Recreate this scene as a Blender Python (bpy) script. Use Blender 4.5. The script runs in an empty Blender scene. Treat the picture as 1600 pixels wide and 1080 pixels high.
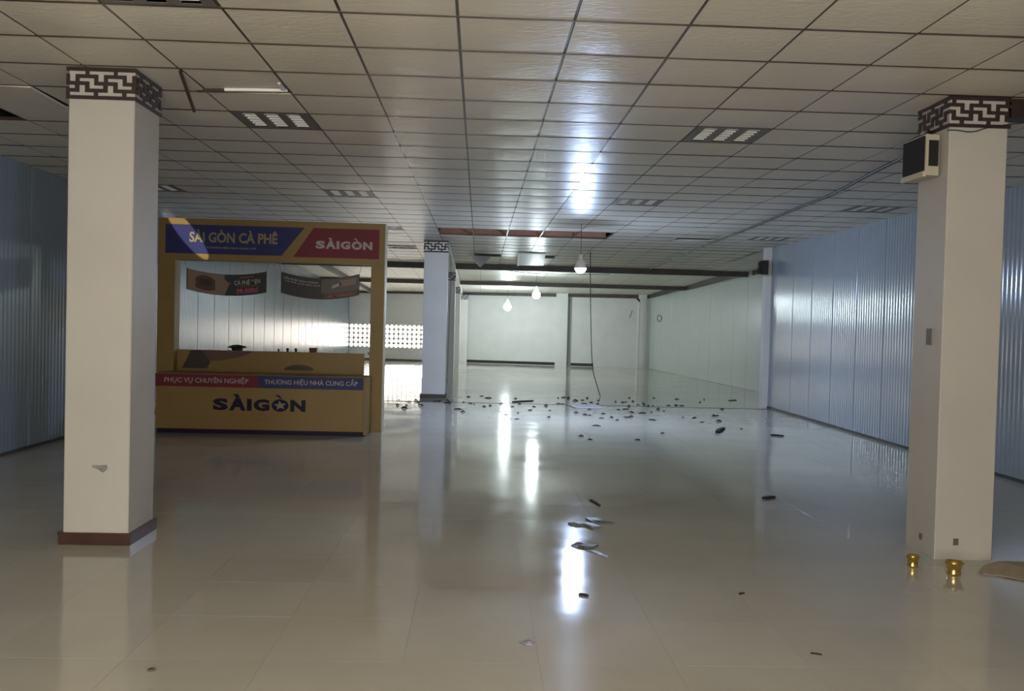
import bpy, bmesh, math, random
from mathutils import Vector, Matrix, Euler
random.seed(7)
S = bpy.context.scene
COL = S.collection

# ------------------------------------------------------------ camera
EYE = 1.4957
F_PX, YAW, PITCH, ROLL = 1453.47, 0.03557, -0.02403, 0.02526
fw = Vector((math.sin(YAW)*math.cos(PITCH), math.cos(YAW)*math.cos(PITCH), math.sin(PITCH)))
r0 = Vector((math.cos(YAW), -math.sin(YAW), 0)); u0 = r0.cross(fw)
rt = r0*math.cos(ROLL) + u0*math.sin(ROLL); up = -r0*math.sin(ROLL) + u0*math.cos(ROLL)
cd = bpy.data.cameras.new('camera'); cam = bpy.data.objects.new('camera', cd); COL.objects.link(cam)
cd.sensor_width = 36; cd.lens = 36*F_PX/1600; cd.clip_start = .05; cd.clip_end = 200
cam.matrix_world = Matrix(((rt.x, up.x, -fw.x, 0), (rt.y, up.y, -fw.y, 0), (rt.z, up.z, -fw.z, EYE), (0, 0, 0, 1)))
S.camera = cam
YF = -.45                      # plane of the front wall with the assumed entrance, behind the camera

# ------------------------------------------------------------ world, daylight, exposure
w = bpy.data.worlds.new('daylight'); S.world = w; w.use_nodes = True
bg = w.node_tree.nodes['Background']
bg.inputs[0].default_value = (1.0, .93, .82, 1); bg.inputs[1].default_value = 10.5
S.view_settings.view_transform = 'Standard'; S.view_settings.look = 'None'
S.view_settings.gamma = 1; S.view_settings.exposure = 0.0
S.view_settings.use_curve_mapping = False

def portal(name, loc, rot, sx, sy):
    l = bpy.data.lights.new(name, 'AREA'); l.shape = 'RECTANGLE'; l.size = sx; l.size_y = sy; l.cycles.is_portal = True
    o = bpy.data.objects.new(name, l); o.location = loc; o.rotation_euler = rot; COL.objects.link(o)
portal('assumed_entrance_daylight', (-.4, YF+.05, 1.48), (math.pi/2, 0, 0), 4.0, 2.95)          # points to +y
portal('window_daylight', (-3.0, 34.75, .9), (-math.pi/2, 0, -.2), 3.6, .95)         # points to -y
# hazy low sun behind the back wall, shining in through the breeze blocks
sn = bpy.data.lights.new('sun', 'SUN'); sn.energy = 40; sn.angle = math.radians(1.5); sn.color = (1, .93, .86)
so = bpy.data.objects.new('sun', sn); COL.objects.link(so)
so.rotation_euler = Vector((.06, -1, -.14)).to_track_quat('-Z', 'Y').to_euler()
# added spot lamp, cone squashed to lay a bright slanted band on the kiosk
gl = bpy.data.lights.new('added_band_spot', 'SPOT'); gl.energy = 9000; gl.color = (1, .93, .8)
gl.spot_size = math.radians(3.4); gl.spot_blend = .12; gl.shadow_soft_size = .012
go = bpy.data.objects.new('added_band_spot', gl); COL.objects.link(go)
go.location = (.8, -1.2, 1.6)
dv = Vector((-3.83, 12.3, 2.56)) - go.location
q = dv.to_track_quat('-Z', 'Y')
go.rotation_euler = (q @ Euler((0, 0, math.radians(38))).to_quaternion()).to_euler()
go.scale = (.24, 1, 1)

# ------------------------------------------------------------ materials
def nodes(name):
    m = bpy.data.materials.new(name); m.use_nodes = True
    return m, m.node_tree, m.node_tree.nodes['Principled BSDF']
def mat(name, col, rough=.5, metal=0, noise=0, nscale=6, bump=0, bscale=40, spec=.5, emit=None, estr=0, stretch=(1, 1, 1)):
    m, t, b = nodes(name); N, L = t.nodes, t.links
    b.inputs['Base Color'].default_value = (*col, 1); b.inputs['Roughness'].default_value = rough
    b.inputs['Metallic'].default_value = metal; b.inputs['Specular IOR Level'].default_value = spec
    if noise or bump:
        tc = N.new('ShaderNodeTexCoord'); mp = N.new('ShaderNodeMapping'); mp.inputs['Scale'].default_value = stretch
        L.new(tc.outputs['Object'], mp.inputs[0])
    if noise:
        n = N.new('ShaderNodeTexNoise'); n.inputs['Scale'].default_value = nscale; n.inputs['Detail'].default_value = 5
        r = N.new('ShaderNodeValToRGB'); e = r.color_ramp.elements
        e[0].position = .3; e[1].position = .7
        e[0].color = (*[max(0, c*(1-noise)) for c in col], 1); e[1].color = (*[min(1, c*(1+noise)) for c in col], 1)
        L.new(mp.outputs[0], n.inputs['Vector']); L.new(n.outputs['Fac'], r.inputs[0]); L.new(r.outputs[0], b.inputs['Base Color'])
    if bump:
        n2 = N.new('ShaderNodeTexNoise'); n2.inputs['Scale'].default_value = bscale; n2.inputs['Detail'].default_value = 3
        bp = N.new('ShaderNodeBump'); bp.inputs['Strength'].default_value = bump; bp.inputs['Distance'].default_value = .01
        L.new(mp.outputs[0], n2.inputs['Vector']); L.new(n2.outputs['Fac'], bp.inputs['Height']); L.new(bp.outputs[0], b.inputs['Normal'])
    if emit:
        b.inputs['Emission Color'].default_value = (*emit, 1); b.inputs['Emission Strength'].default_value = estr
    return m

def floor_mat():
    m, t, b = nodes('polished_floor_tile'); N, L = t.nodes, t.links
    g = N.new('ShaderNodeNewGeometry')
    n = N.new('ShaderNodeTexNoise'); n.inputs['Scale'].default_value = .8; n.inputs['Detail'].default_value = 6
    L.new(g.outputs['Position'], n.inputs['Vector'])
    r = N.new('ShaderNodeValToRGB'); e = r.color_ramp.elements
    e[0].position, e[1].position = .3, .72
    e[0].color = (.45, .425, .365, 1); e[1].color = (.52, .50, .435, 1)
    L.new(n.outputs['Fac'], r.inputs[0])
    oi = N.new('ShaderNodeObjectInfo'); mx = N.new('ShaderNodeMix'); mx.data_type = 'RGBA'; mx.blend_type = 'MULTIPLY'
    mr0 = N.new('ShaderNodeMapRange'); mr0.inputs['To Min'].default_value = .97; mr0.inputs['To Max'].default_value = 1.02
    L.new(oi.outputs['Random'], mr0.inputs['Value'])
    mx.inputs['Factor'].default_value = 1; L.new(r.outputs[0], mx.inputs['A']); L.new(mr0.outputs[0], mx.inputs['B'])
    L.new(mx.outputs['Result'], b.inputs['Base Color'])
    n2 = N.new('ShaderNodeTexNoise'); n2.inputs['Scale'].default_value = 1.7; n2.inputs['Detail'].default_value = 8
    L.new(g.outputs['Position'], n2.inputs['Vector'])
    mr = N.new('ShaderNodeMapRange'); mr.inputs['From Min'].default_value = .3; mr.inputs['From Max'].default_value = .75
    mr.inputs['To Min'].default_value = .06; mr.inputs['To Max'].default_value = .15
    L.new(n2.outputs['Fac'], mr.inputs['Value']); L.new(mr.outputs[0], b.inputs['Roughness'])
    n3 = N.new('ShaderNodeTexNoise'); n3.inputs['Scale'].default_value = 2.5; n3.inputs['Detail'].default_value = 1
    L.new(g.outputs['Position'], n3.inputs['Vector'])
    bp = N.new('ShaderNodeBump'); bp.inputs['Strength'].default_value = .12; bp.inputs['Distance'].default_value = .004
    L.new(n3.outputs['Fac'], bp.inputs['Height']); L.new(bp.outputs[0], b.inputs['Normal'])
    b.inputs['Specular IOR Level'].default_value = .5
    return m

def tile_mat():
    m, t, b = nodes('embossed_ceiling_tile'); N, L = t.nodes, t.links
    g = N.new('ShaderNodeNewGeometry'); oi = N.new('ShaderNodeObjectInfo')
    mp = N.new('ShaderNodeMapping'); mp.inputs['Scale'].default_value = (9, 26, 9); L.new(g.outputs['Position'], mp.inputs[0])
    n = N.new('ShaderNodeTexNoise'); n.inputs['Scale'].default_value = 1; n.inputs['Detail'].default_value = 2; n.inputs['Distortion'].default_value = 1.2
    L.new(mp.outputs[0], n.inputs['Vector'])
    bp = N.new('ShaderNodeBump'); bp.inputs['Strength'].default_value = .5; bp.inputs['Distance'].default_value = .008
    L.new(n.outputs['Fac'], bp.inputs['Height']); L.new(bp.outputs[0], b.inputs['Normal'])
    n2 = N.new('ShaderNodeTexNoise'); n2.inputs['Scale'].default_value = .7; n2.inputs['Detail'].default_value = 4
    L.new(g.outputs['Position'], n2.inputs['Vector'])
    r = N.new('ShaderNodeValToRGB'); e = r.color_ramp.elements; e[0].position, e[1].position = .32, .7
    e[0].color = (.66, .60, .51, 1); e[1].color = (.74, .68, .59, 1)
    L.new(n2.outputs['Fac'], r.inputs[0]); L.new(r.outputs[0], b.inputs['Base Color'])
    b.inputs['Roughness'].default_value = .36; b.inputs['Specular IOR Level'].default_value = .2
    return m

def panel_mat(name, col, rough=.17, ribs=1.0, spec=.5):
    """painted sheet-metal sandwich panel with fine upright ribs; local x runs along the wall"""
    m, t, b = nodes(name); N, L = t.nodes, t.links
    tc = N.new('ShaderNodeTexCoord')
    wv = N.new('ShaderNodeTexWave'); wv.wave_type = 'BANDS'; wv.bands_direction = 'X'; wv.wave_profile = 'SIN'
    wv.inputs['Scale'].default_value = 3.8; wv.inputs['Distortion'].default_value = .25; wv.inputs['Detail'].default_value = 1
    L.new(tc.outputs['Object'], wv.inputs['Vector'])
    n = N.new('ShaderNodeTexNoise'); n.inputs['Scale'].default_value = 2.2; n.inputs['Detail'].default_value = 3
    L.new(tc.outputs['Object'], n.inputs['Vector'])
    b1 = N.new('ShaderNodeBump'); b1.inputs['Strength'].default_value = .45*ribs; b1.inputs['Distance'].default_value = .005
    b2 = N.new('ShaderNodeBump'); b2.inputs['Strength'].default_value = .2; b2.inputs['Distance'].default_value = .01
    L.new(wv.outputs['Fac'], b1.inputs['Height']); L.new(n.outputs['Fac'], b2.inputs['Height'])
    L.new(b1.outputs[0], b2.inputs['Normal']); L.new(b2.outputs[0], b.inputs['Normal'])
    b.inputs['Base Color'].default_value = (*col, 1); b.inputs['Roughness'].default_value = rough; b.inputs['Specular IOR Level'].default_value = spec
    return m

def ceiling_rear_mat():
    m, t, b = nodes('white_ceiling_board'); N, L = t.nodes, t.links
    g = N.new('ShaderNodeNewGeometry'); br = N.new('ShaderNodeTexBrick'); br.offset = 0
    br.inputs['Scale'].default_value = 1; br.inputs['Brick Width'].default_value = .6; br.inputs['Row Height'].default_value = .6
    br.inputs['Mortar Size'].default_value = .008; br.inputs['Color1'].default_value = (.70, .68, .62, 1)
    br.inputs['Color2'].default_value = (.64, .62, .56, 1); br.inputs['Mortar'].default_value = (.3, .28, .25, 1)
    L.new(g.outputs['Position'], br.inputs['Vector']); L.new(br.outputs['Color'], b.inputs['Base Color'])
    b.inputs['Roughness'].default_value = .45
    return m

M = dict(
 floor=floor_mat(), tile=tile_mat(), crear=ceiling_rear_mat(),
 grout=mat('grout', (.44, .42, .36), .6),
 bar=mat('brown_grid_bar', (.06, .04, .028), .35),
 slab=mat('concrete_slab', (.10, .095, .09), .9, noise=.2),
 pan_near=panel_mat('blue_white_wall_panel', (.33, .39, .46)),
 pan_left=panel_mat('blue_white_wall_panel_shaded', (.20, .25, .30), .26, 1.0, .22),  # same panels as the right wall, with shade put into a darker colour
 pan_far=panel_mat('white_wall_panel', (.72, .77, .74), .25, .6),
 backing=mat('dark_seam', (.12, .13, .14), .8),
 white=mat('white_plaster', (.80, .80, .79), .55, noise=.04, nscale=2, bump=.1, bscale=15),
 shaft=mat('cream_painted_plaster', (.46, .435, .395), .5, noise=.05, nscale=1.5, bump=.08, bscale=25),
 fret=mat('dark_brown_fretwork', (.030, .017, .016), .45),
 skirt=mat('brown_skirting_tile', (.06, .028, .02), .3, noise=.2),
 black=mat('black_plastic', (.012, .012, .013), .45),
 grille=mat('black_speaker_grille', (.008, .007, .007), .85, bump=.5, bscale=300),
 cream=mat('cream_plastic', (.52, .47, .37), .45),
 trimd=mat('dark_timber_trim', (.075, .058, .05), .5, noise=.2),
 yellow=mat('yellow_printed_board', (.24, .15, .04), .5, noise=.05, nscale=3),
 navy=mat('navy_printed_board', (.03, .035, .13), .5, spec=.25),
 red=mat('red_printed_board', (.16, .02, .03), .5, spec=.25),
 gold=mat('cream_lettering', (.27, .225, .13), .5),
 offw=mat('white_lettering', (.36, .32, .32), .5),
 ink=mat('navy_ink', (.012, .009, .03), .5, spec=.2),
 redink=mat('red_ink', (.42, .06, .03), .45),
 coffee=mat('dark_brown_print', (.03, .012, .010), .45),
 coffee2=mat('brown_print', (.115, .055, .035), .45),
 banner=mat('black_banner_cloth', (.018, .018, .022), .5),
 tan=mat('tan_banner_print', (.24, .16, .12), .5),
 brownp=mat('brown_banner_print', (.09, .035, .03), .5),
 greyp=mat('grey_banner_print', (.09, .085, .08), .5),
 paleink=mat('pale_banner_lettering', (.36, .33, .32), .5),
 redpale=mat('red_banner_lettering', (.38, .09, .08), .5),
 metalw=mat('bright_louver_metal', (.86, .86, .86), .3),
 housing=mat('grey_light_housing', (.16, .14, .125), .5),
 tube=mat('fluorescent_tube', (.85, .85, .85), .3),
 orange=mat('rust_brown_timber', (.42, .20, .125), .7, noise=.15, nscale=3),
 leaf=mat('dark_dry_leaf', (.022, .018, .014), .8),
 grey=mat('grey_film', (.12, .125, .13), .45, noise=.35, nscale=30),
 film=mat('dull_grey_film', (.22, .215, .215), .35, noise=.3, nscale=25),
 card=mat('brown_cardboard', (.30, .24, .175), .7, noise=.15, nscale=12, bump=.2, bscale=60),
 brass=mat('brass', (.72, .52, .16), .22, metal=1),
 pvc=mat('white_pvc', (.8, .8, .78), .35),
 plate=mat('grey_socket_plate', (.12, .105, .085), .5),
 smudge=mat('grey_smudge', (.22, .215, .21), .8, noise=.25, nscale=40),
 block=mat('pale_breeze_block', (.62, .59, .55), .8, noise=.08),
 bulbc=mat('cool_lit_bulb', (.9, .9, .9), .3, emit=(.53, .68, 1.0), estr=1250),
 bulbn=mat('neutral_lit_bulb', (.9, .9, .9), .3, emit=(.84, .98, 1.0), estr=195),
 greyst=mat('grey_gap_shade', (.36, .37, .37), .6), refl=mat('grey_reflector', (.20, .19, .185), .45),
 strip=mat('dark_floor_strip', (.05, .05, .05), .5),
 tilew=mat('white_fallen_tile', (.80, .80, .78), .5),
)

# ------------------------------------------------------------ builders
class MB:
    def __init__(s): s.v = []; s.f = []; s.mi = []; s.m = 0
    def quad(s, *p):
        n = len(s.v); s.v += [tuple(a) for a in p]; s.f.append(tuple(range(n, n+len(p)))); s.mi.append(s.m); return s
    def box(s, x0, x1, y0, y1, z0, z1):
        n = len(s.v)
        s.v += [(x0, y0, z0), (x1, y0, z0), (x1, y1, z0), (x0, y1, z0), (x0, y0, z1), (x1, y0, z1), (x1, y1, z1), (x0, y1, z1)]
        for f in ((0, 3, 2, 1), (4, 5, 6, 7), (0, 1, 5, 4), (1, 2, 6, 5), (2, 3, 7, 6), (3, 0, 4, 7)):
            s.f.append(tuple(n+i for i in f)); s.mi.append(s.m)
        return s
    def prism(s, poly, a, b):
        """poly: list of 3d points (flat); extruded from +a to +b given as vectors"""
        n = len(s.v); k = len(poly); a = Vector(a); b = Vector(b)
        s.v += [tuple(Vector(p)+a) for p in poly] + [tuple(Vector(p)+b) for p in poly]
        s.f.append(tuple(range(n, n+k))); s.f.append(tuple(range(n+2*k-1, n+k-1, -1))); s.mi += [s.m]*2
        for i in range(k):
            j = (i+1) % k; s.f.append((n+i, n+k+i, n+k+j, n+j)); s.mi.append(s.m)
        return s
    def tube(s, pts, r, seg=8, caps=True):
        pts = [Vector(p) for p in pts]; n0 = len(s.v)
        for i, p in enumerate(pts):
            d = (pts[min(i+1, len(pts)-1)] - pts[max(i-1, 0)]).normalized()
            a = d.cross(Vector((0, 0, 1)))
            if a.length < .05: a = d.cross(Vector((1, 0, 0)))
            a.normalize(); b = d.cross(a)
            rr = r[i] if isinstance(r, (list, tuple)) else r
            for k in range(seg):
                t = 2*math.pi*k/seg; s.v.append(tuple(p + a*math.cos(t)*rr + b*math.sin(t)*rr))
        for i in range(len(pts)-1):
            for k in range(seg):
                k2 = (k+1) % seg
                s.f.append((n0+i*seg+k, n0+i*seg+k2, n0+(i+1)*seg+k2, n0+(i+1)*seg+k)); s.mi.append(s.m)
        if caps:
            s.f.append(tuple(n0+k for k in range(seg))[::-1]); s.f.append(tuple(n0+(len(pts)-1)*seg+k for k in range(seg))); s.mi += [s.m]*2
        return s
    def lathe(s, prof, c, seg=20):
        n0 = len(s.v)
        for r, z in prof:
            for k in range(seg):
                t = 2*math.pi*k/seg; s.v.append((c[0]+r*math.cos(t), c[1]+r*math.sin(t), c[2]+z))
        for i in range(len(prof)-1):
            for k in range(seg):
                k2 = (k+1) % seg; s.f.append((n0+i*seg+k, n0+i*seg+k2, n0+(i+1)*seg+k2, n0+(i+1)*seg+k)); s.mi.append(s.m)
        return s
    def mesh(s, name, mats, off=(0, 0, 0)):
        me = bpy.data.meshes.new(name); o = Vector(off)
        me.from_pydata([tuple(Vector(p)-o) for p in s.v], [], s.f)
        for m in (mats if isinstance(mats, list) else [mats]): me.materials.append(M[m] if isinstance(m, str) else m)
        for p, i in zip(me.polygons, s.mi): p.material_index = i
        bm = bmesh.new(); bm.from_mesh(me); bmesh.ops.recalc_face_normals(bm, faces=bm.faces); bm.to_mesh(me); bm.free()
        me.update(); return me
    def build(s, name, mats, parent=None, origin=None, smooth=False):
        """vertices are world coordinates; the object keeps its parent's origin"""
        o = org(parent) if parent else Vector(origin if origin is not None else base(s.v))
        me = s.mesh(name, mats, o)
        if smooth:
            for p in me.polygons: p.use_smooth = True
        ob = bpy.data.objects.new(name, me); COL.objects.link(ob)
        if parent: ob.parent = parent
        else: ob.location = o
        return ob
def base(v):
    xs, ys, zs = zip(*v); return ((min(xs)+max(xs))/2, (min(ys)+max(ys))/2, min(zs))
def org(o):
    v = Vector((0, 0, 0))
    while o: v = v + o.location; o = o.parent
    return v
def tag(o, label=None, cat=None, group=None, kind=None):
    for k, v in (('label', label), ('category', cat), ('group', group), ('kind', kind)):
        if v: o[k] = v
    return o
def empty(name, loc):
    o = bpy.data.objects.new(name, None); o.location = loc; o.empty_display_size = .1; COL.objects.link(o); return o
def obj(name, me, parent, loc=(0, 0, 0), rot=(0, 0, 0)):
    o = bpy.data.objects.new(name, me); COL.objects.link(o); o.parent = parent; o.location = loc; o.rotation_euler = rot; return o

CEIL = 3.06
def zc(y): return CEIL - max(0, y-18.5)*.031           # the rear ceiling drops gently
GX, GY, T = -.749, 4.8126, .6
XL, XR, YB = -4.86, 5.55, 34.0
def seen(p):
    d = Vector(p) - Vector((0, 0, EYE)); k = d.dot(fw)
    if k < .3: return False
    return abs(d.dot(rt)/k*F_PX) < 830 and abs(d.dot(up)/k*F_PX) < 570

# ------------------------------------------------------------ floor: polished tiles over a bed of grout
fl = tag(MB().box(XL-.3, 7.4, YF-2, 36.5, -.12, -.0015).build('floor', 'grout', origin=(0, 0, 0)), kind='structure')
FT = .6; fx0, fy0 = .30, 17.25
b = MB(); g = .0005; ch = .0002
b.quad((-.3+g+ch, -.3+g+ch, 0), (.3-g-ch, -.3+g+ch, 0), (.3-g-ch, .3-g-ch, 0), (-.3+g+ch, .3-g-ch, 0))
ring = [(-.3+g+ch, -.3+g+ch), (.3-g-ch, -.3+g+ch), (.3-g-ch, .3-g-ch), (-.3+g+ch, .3-g-ch)]
out_ = [(-.3+g, -.3+g), (.3-g, -.3+g), (.3-g, .3-g), (-.3+g, .3-g)]
for i in range(4):
    j = (i+1) % 4
    b.quad((*ring[i], 0), (*out_[i], -ch), (*out_[j], -ch), (*ring[j], 0)); b.quad((*out_[i], -ch), (*out_[i], -.003), (*out_[j], -.003), (*out_[j], -ch))
ftile = b.mesh('floor_tile', 'floor')
cells = []
for i in range(-9, 12):
    for j in range(-36, 32):
        c = (fx0+FT*(i+.5), fy0+FT*(j+.5), 0)
        if c[0] > 5.6 and c[1] < 17.4: continue
        if c[1] > 35.6 or c[1] < -5: continue
        cells.append(c)
cells.sort(key=lambda c: (not seen(c), c[1]))
rest = MB()
for n, c in enumerate(cells):
    rx, ry = random.uniform(-.0005, .0005), random.uniform(-.0004, .0004)
    if n < 290: obj('floor_tile', ftile, fl, c, (rx, ry, 0))
    else:
        h = .2995; rx *= .5; ry *= .5
        rest.quad(*[(c[0]+sx*h, c[1]+sy*h, -ry*sx*h+rx*sy*h) for sx, sy in ((-1, -1), (1, -1), (1, 1), (-1, 1))])
tag(rest.build('floor_tiles_beyond', 'floor', fl), kind='stuff')
tag(MB().box(-4.8, 5.5, 17.235, 17.262, -.002, .004).build('trim_1', 'strip'), 'thin dark joint strip across the floor under the ceiling opening', kind='structure')

# ------------------------------------------------------------ ceiling: slab, grid bars, embossed tiles
cl = tag(MB().box(XL-.3, 7.4, YF-.2, 36.5, 3.50, 3.60).build('ceiling', 'slab', origin=(0, 0, 0)), kind='structure')
def tile_mesh(seed, sag):
    rnd = random.Random(seed); n = 4; h = .2915; b = MB()
    P = {}
    for a in range(n+1):
        for c in range(n+1):
            u, v = a/n*2-1, c/n*2-1
            P[a, c] = (u*h, v*h, -sag*(1-u*u)*(1-v*v) + rnd.uniform(-.0012, .0012)*(abs(u) < 1 and abs(v) < 1))
    idx = {}
    for k, p in P.items(): idx[k] = len(b.v); b.v.append(p)
    for a in range(n):
        for c in range(n): b.f.append((idx[a, c], idx[a, c+1], idx[a+1, c+1], idx[a+1, c])); b.mi.append(0)
    for s in ((-1, -1, 1, -1), (1, -1, 1, 1), (1, 1, -1, 1), (-1, 1, -1, -1)):
        b.quad((s[0]*h, s[1]*h, 0), (s[2]*h, s[3]*h, 0), (s[2]*h, s[3]*h, .014), (s[0]*h, s[1]*h, .014))
    b.quad((-h, -h, .014), (h, -h, .014), (h, h, .014), (-h, h, .014))
    me = b.mesh('ceiling_tile', 'tile')
    for p in me.polygons[:16] if False else me.polygons: p.use_smooth = p.index < n*n
    return me
tms = [tile_mesh(k, s) for k, s in enumerate((.004, .009, .012, .006, .015))]
LIGHTS = [(-1.95, 4.21), (-1.95, 7.21), (1.65, 7.21), (-1.95, 11.41), (1.65, 11.41), (4.65, 11.41), (-1.95, 15.61), (4.65, 15.61), (-1.95, 19.21), (-4.35, 11.41)]
lightcell = {(round((x-GX)/T), round((y-GY)/T)) for x, y in LIGHTS}
tilted = {(-2, 2): (.012, -.015, .012), (-5, 3): (-.02, .035, -.01), (0, 20): (.02, .03, -.01), (7, 19): (.05, 0, -.02), (6, 16): (-.03, .03, -.01)}
missing = {(i, j) for i in range(0, 5) for j in (18, 19)} | {(-6, 4), (1, 26), (3, 26)}
cells = []
for i in range(-7, 11):
    for j in range(-13, 30):
        if (i, j) in lightcell or (i, j) in missing: continue
        x, y = GX+T*(i+.5), GY+T*(j+.5)
        if not (XL-.2 < x < XR+.1) or y > 22.8: continue
        cells.append((i, j, x, y))
cells.sort(key=lambda c: (not seen((c[2], c[3], CEIL)), c[3]))
rest = MB()
for n, (i, j, x, y) in enumerate(cells):
    rx, ry, dz = tilted.get((i, j), (random.uniform(-.004, .004), random.uniform(-.004, .004), 0))
    z = zc(y) + dz
    sl = -.031 if y > 18.5 else 0
    if n < 290: obj('ceiling_tile', random.choice(tms), cl, (x, y, z), (rx, ry, 0))
    else:
        me = random.choice(tms); n0 = len(rest.v); mt = Matrix.Translation((x, y, z)) @ Euler((rx+sl, ry, 0)).to_matrix().to_4x4()
        rest.v += [tuple(mt @ v.co) for v in me.vertices]
        for p in me.polygons: rest.f.append(tuple(n0+k for k in p.vertices)); rest.mi.append(0)
ro = tag(rest.build('ceiling_tiles_beyond', 'tile', cl, smooth=False), kind='stuff')
hw = .012
for i in range(-7, 12):
    x = GX+T*i
    if not (XL < x < XR): continue
    if i == -2:      # this runner is broken and sags at one place
        segs = [(YF, 6.01), (6.75, 18.5)]
    else: segs = [(YF, 18.5)]
    for a, c in segs: MB().box(x-hw, x+hw, a, c, CEIL+.003, CEIL+.024).build('grid_runner', 'bar', cl)
    b = MB(); b.prism([(x-hw, 18.5, CEIL+.003), (x-hw, 22.9, zc(22.9)+.003), (x-hw, 22.9, zc(22.9)+.02), (x-hw, 18.5, CEIL+.02)], (0, 0, 0), (2*hw, 0, 0)).build('grid_runner', 'bar', cl)
MB().prism([(-1.96, 6.02, CEIL+.01), (-1.94, 6.02, CEIL+.01), (-2.05, 6.72, 2.935), (-2.07, 6.72, 2.935)], (0, 0, 0), (0, 0, .02)).build('bent_grid_runner', 'bar', cl)
for j in range(-13, 30):
    y = GY+T*j
    if y > 22.9: continue
    z = zc(y)
    segs = [(XL, XR)]
    if j == 19: segs = [(XL, -.749), (2.25, XR)]
    if j == 3: segs = [(XL, -2.0), (-1.35, XR)]
    for a, c in segs: MB().box(a, c, y-.009, y+.009, z-.004, z+.022).build('cross_tee', 'bar', cl)
MB().prism([(-2.0, 6.575, CEIL-.012), (-1.35, 6.515, CEIL-.006), (-1.35, 6.54, CEIL-.006), (-2.0, 6.6, CEIL-.012)], (0, 0, 0), (0, 0, .022)).build('cross_tee', 'bar', cl)
MB().prism([(-1.80, 6.53, CEIL-.010), (-1.36, 6.49, CEIL-.010), (-1.36, 6.512, CEIL-.010), (-1.80, 6.555, CEIL-.010)], (0, 0, 0), (0, 0, .018)).build('highlight_sliver', 'metalw', cl)  # added white sliver, a highlight along the tee put in as colour
MB().prism([(-1.385, 6.30, CEIL-.008), (-1.365, 6.30, CEIL-.008), (-1.365, 6.49, CEIL-.008), (-1.40, 6.49, CEIL-.008)], (0, 0, 0), (0, 0, .01)).build('highlight_sliver', 'metalw', cl)  # second white sliver, added to paint the bright gap at the tile edge
# the open slot: timber bulkhead above the missing tiles
tag(MB().box(-.75, 2.25, 16.83, 16.88, 3.062, 3.48).build('trim_2', 'orange'), 'rust brown timber bulkhead seen through the open ceiling slot', kind='structure')
# rear ceiling boards
b = MB()
for a, c in ((22.92, 28.5), (28.5, 36.2)):
    b.quad((XL-.2, a, zc(a)), (7.3, a, zc(a)), (7.3, c, zc(c)), (XL-.2, c, zc(c)))
    b.quad((XL-.2, a, zc(a)+.03), (7.3, a, zc(a)+.03), (7.3, c, zc(c)+.03), (XL-.2, c, zc(c)+.03))
b.quad((XR, 17.6, CEIL), (7.3, 17.6, CEIL), (7.3, 22.92, zc(22.92)), (XR, 22.92, zc(22.92)))
tag(b.build('ceiling_rear', 'crear', origin=(0, 0, 0)), kind='structure')
# dark timber trims of the rear ceiling
tn = 3
def trim(verts_fn, m='trimd', label=None):
    global tn
    o = verts_fn(MB()).build('trim_%d' % tn, m); tag(o, label, kind='structure'); tn += 1; return o
def cross(y, x0, x1, h=.13):
    z = zc(y); trim(lambda b: b.box(x0, x1, y, y+.10, z-h, z+.01))
def side(x, y0, y1, h=.12):
    trim(lambda b: b.prism([(x-.05, y0, zc(y0)-h), (x-.05, y1, zc(y1)-h), (x-.05, y1, zc(y1)+.01), (x-.05, y0, zc(y0)+.01)], (0, 0, 0), (.10, 0, 0)))
cross(22.95, XL, -1.08); cross(22.95, -.62, 6.75)
cross(28.4, XL, -1.08, .12); cross(28.4, -.62, 6.3, .12)
side(6.72, 18.0, 22.9); side(6.34, 23.05, 28.4); side(6.02, 28.5, 32.9); side(-3.95, 23.05, 28.4); side(-3.95, 28.5, 34.3)
# white beam that runs from column to column
trim(lambda b: b.prism([(-1.08, 18.5, zc(18.5)-.10), (-1.08, 34.0, zc(34)-.10), (-1.08, 34.0, zc(34)+.02), (-1.08, 18.5, zc(18.5)+.02)], (0, 0, 0), (.44, 0, 0)), 'white', 'white boxed beam linking the row of columns')

# ------------------------------------------------------------ walls
def panel_wall(name, x, y0, y1, z1f, pitch, first, side_, m, label=None, ang=0, pivot=None):
    """upright sandwich panels; side_ = +1 the panels face +x, -1 face -x"""
    bk = MB().box(x-.06, x-.02, y0, y1, 0, 3.5) if side_ > 0 else MB().box(x+.02, x+.06, y0, y1, 0, 3.5)
    wl = tag(bk.build(name, 'backing', origin=pivot or (x, y0, 0)), label, kind='structure')
    ys = []; y = first
    while y > y0: y -= pitch
    while y < y1: ys.append((max(y, y0), min(y+pitch, y1))); y += pitch
    cache = {}
    for a, c in ys:
        wd = c-a
        if wd < .03: continue
        h = z1f((a+c)/2)
        key = (round(wd, 3), round(h, 3))
        if key not in cache:
            b = MB(); q = wd/2-.003; e = .012
            # local x along the wall, local y out of the face
            prof = [(-q, -.02), (-q, -.007), (-q+e, 0), (q-e, 0), (q, -.007), (q, -.02)]
            b.prism([(u, v, .0) for u, v in prof], (0, 0, .004), (0, 0, h))
            cache[key] = b.mesh('wall_panel', m)
        o = obj('wall_panel', cache[key], wl, Vector((x, (a+c)/2, 0))-Vector(pivot or (x, y0, 0)), (0, 0, -math.pi/2 if side_ > 0 else math.pi/2))
    return wl
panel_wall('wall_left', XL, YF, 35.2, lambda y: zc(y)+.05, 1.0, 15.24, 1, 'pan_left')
panel_wall('wall_right', XR, YF, 17.62, lambda y: CEIL+.02, .93, 17.27, -1, 'pan_near')
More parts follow.
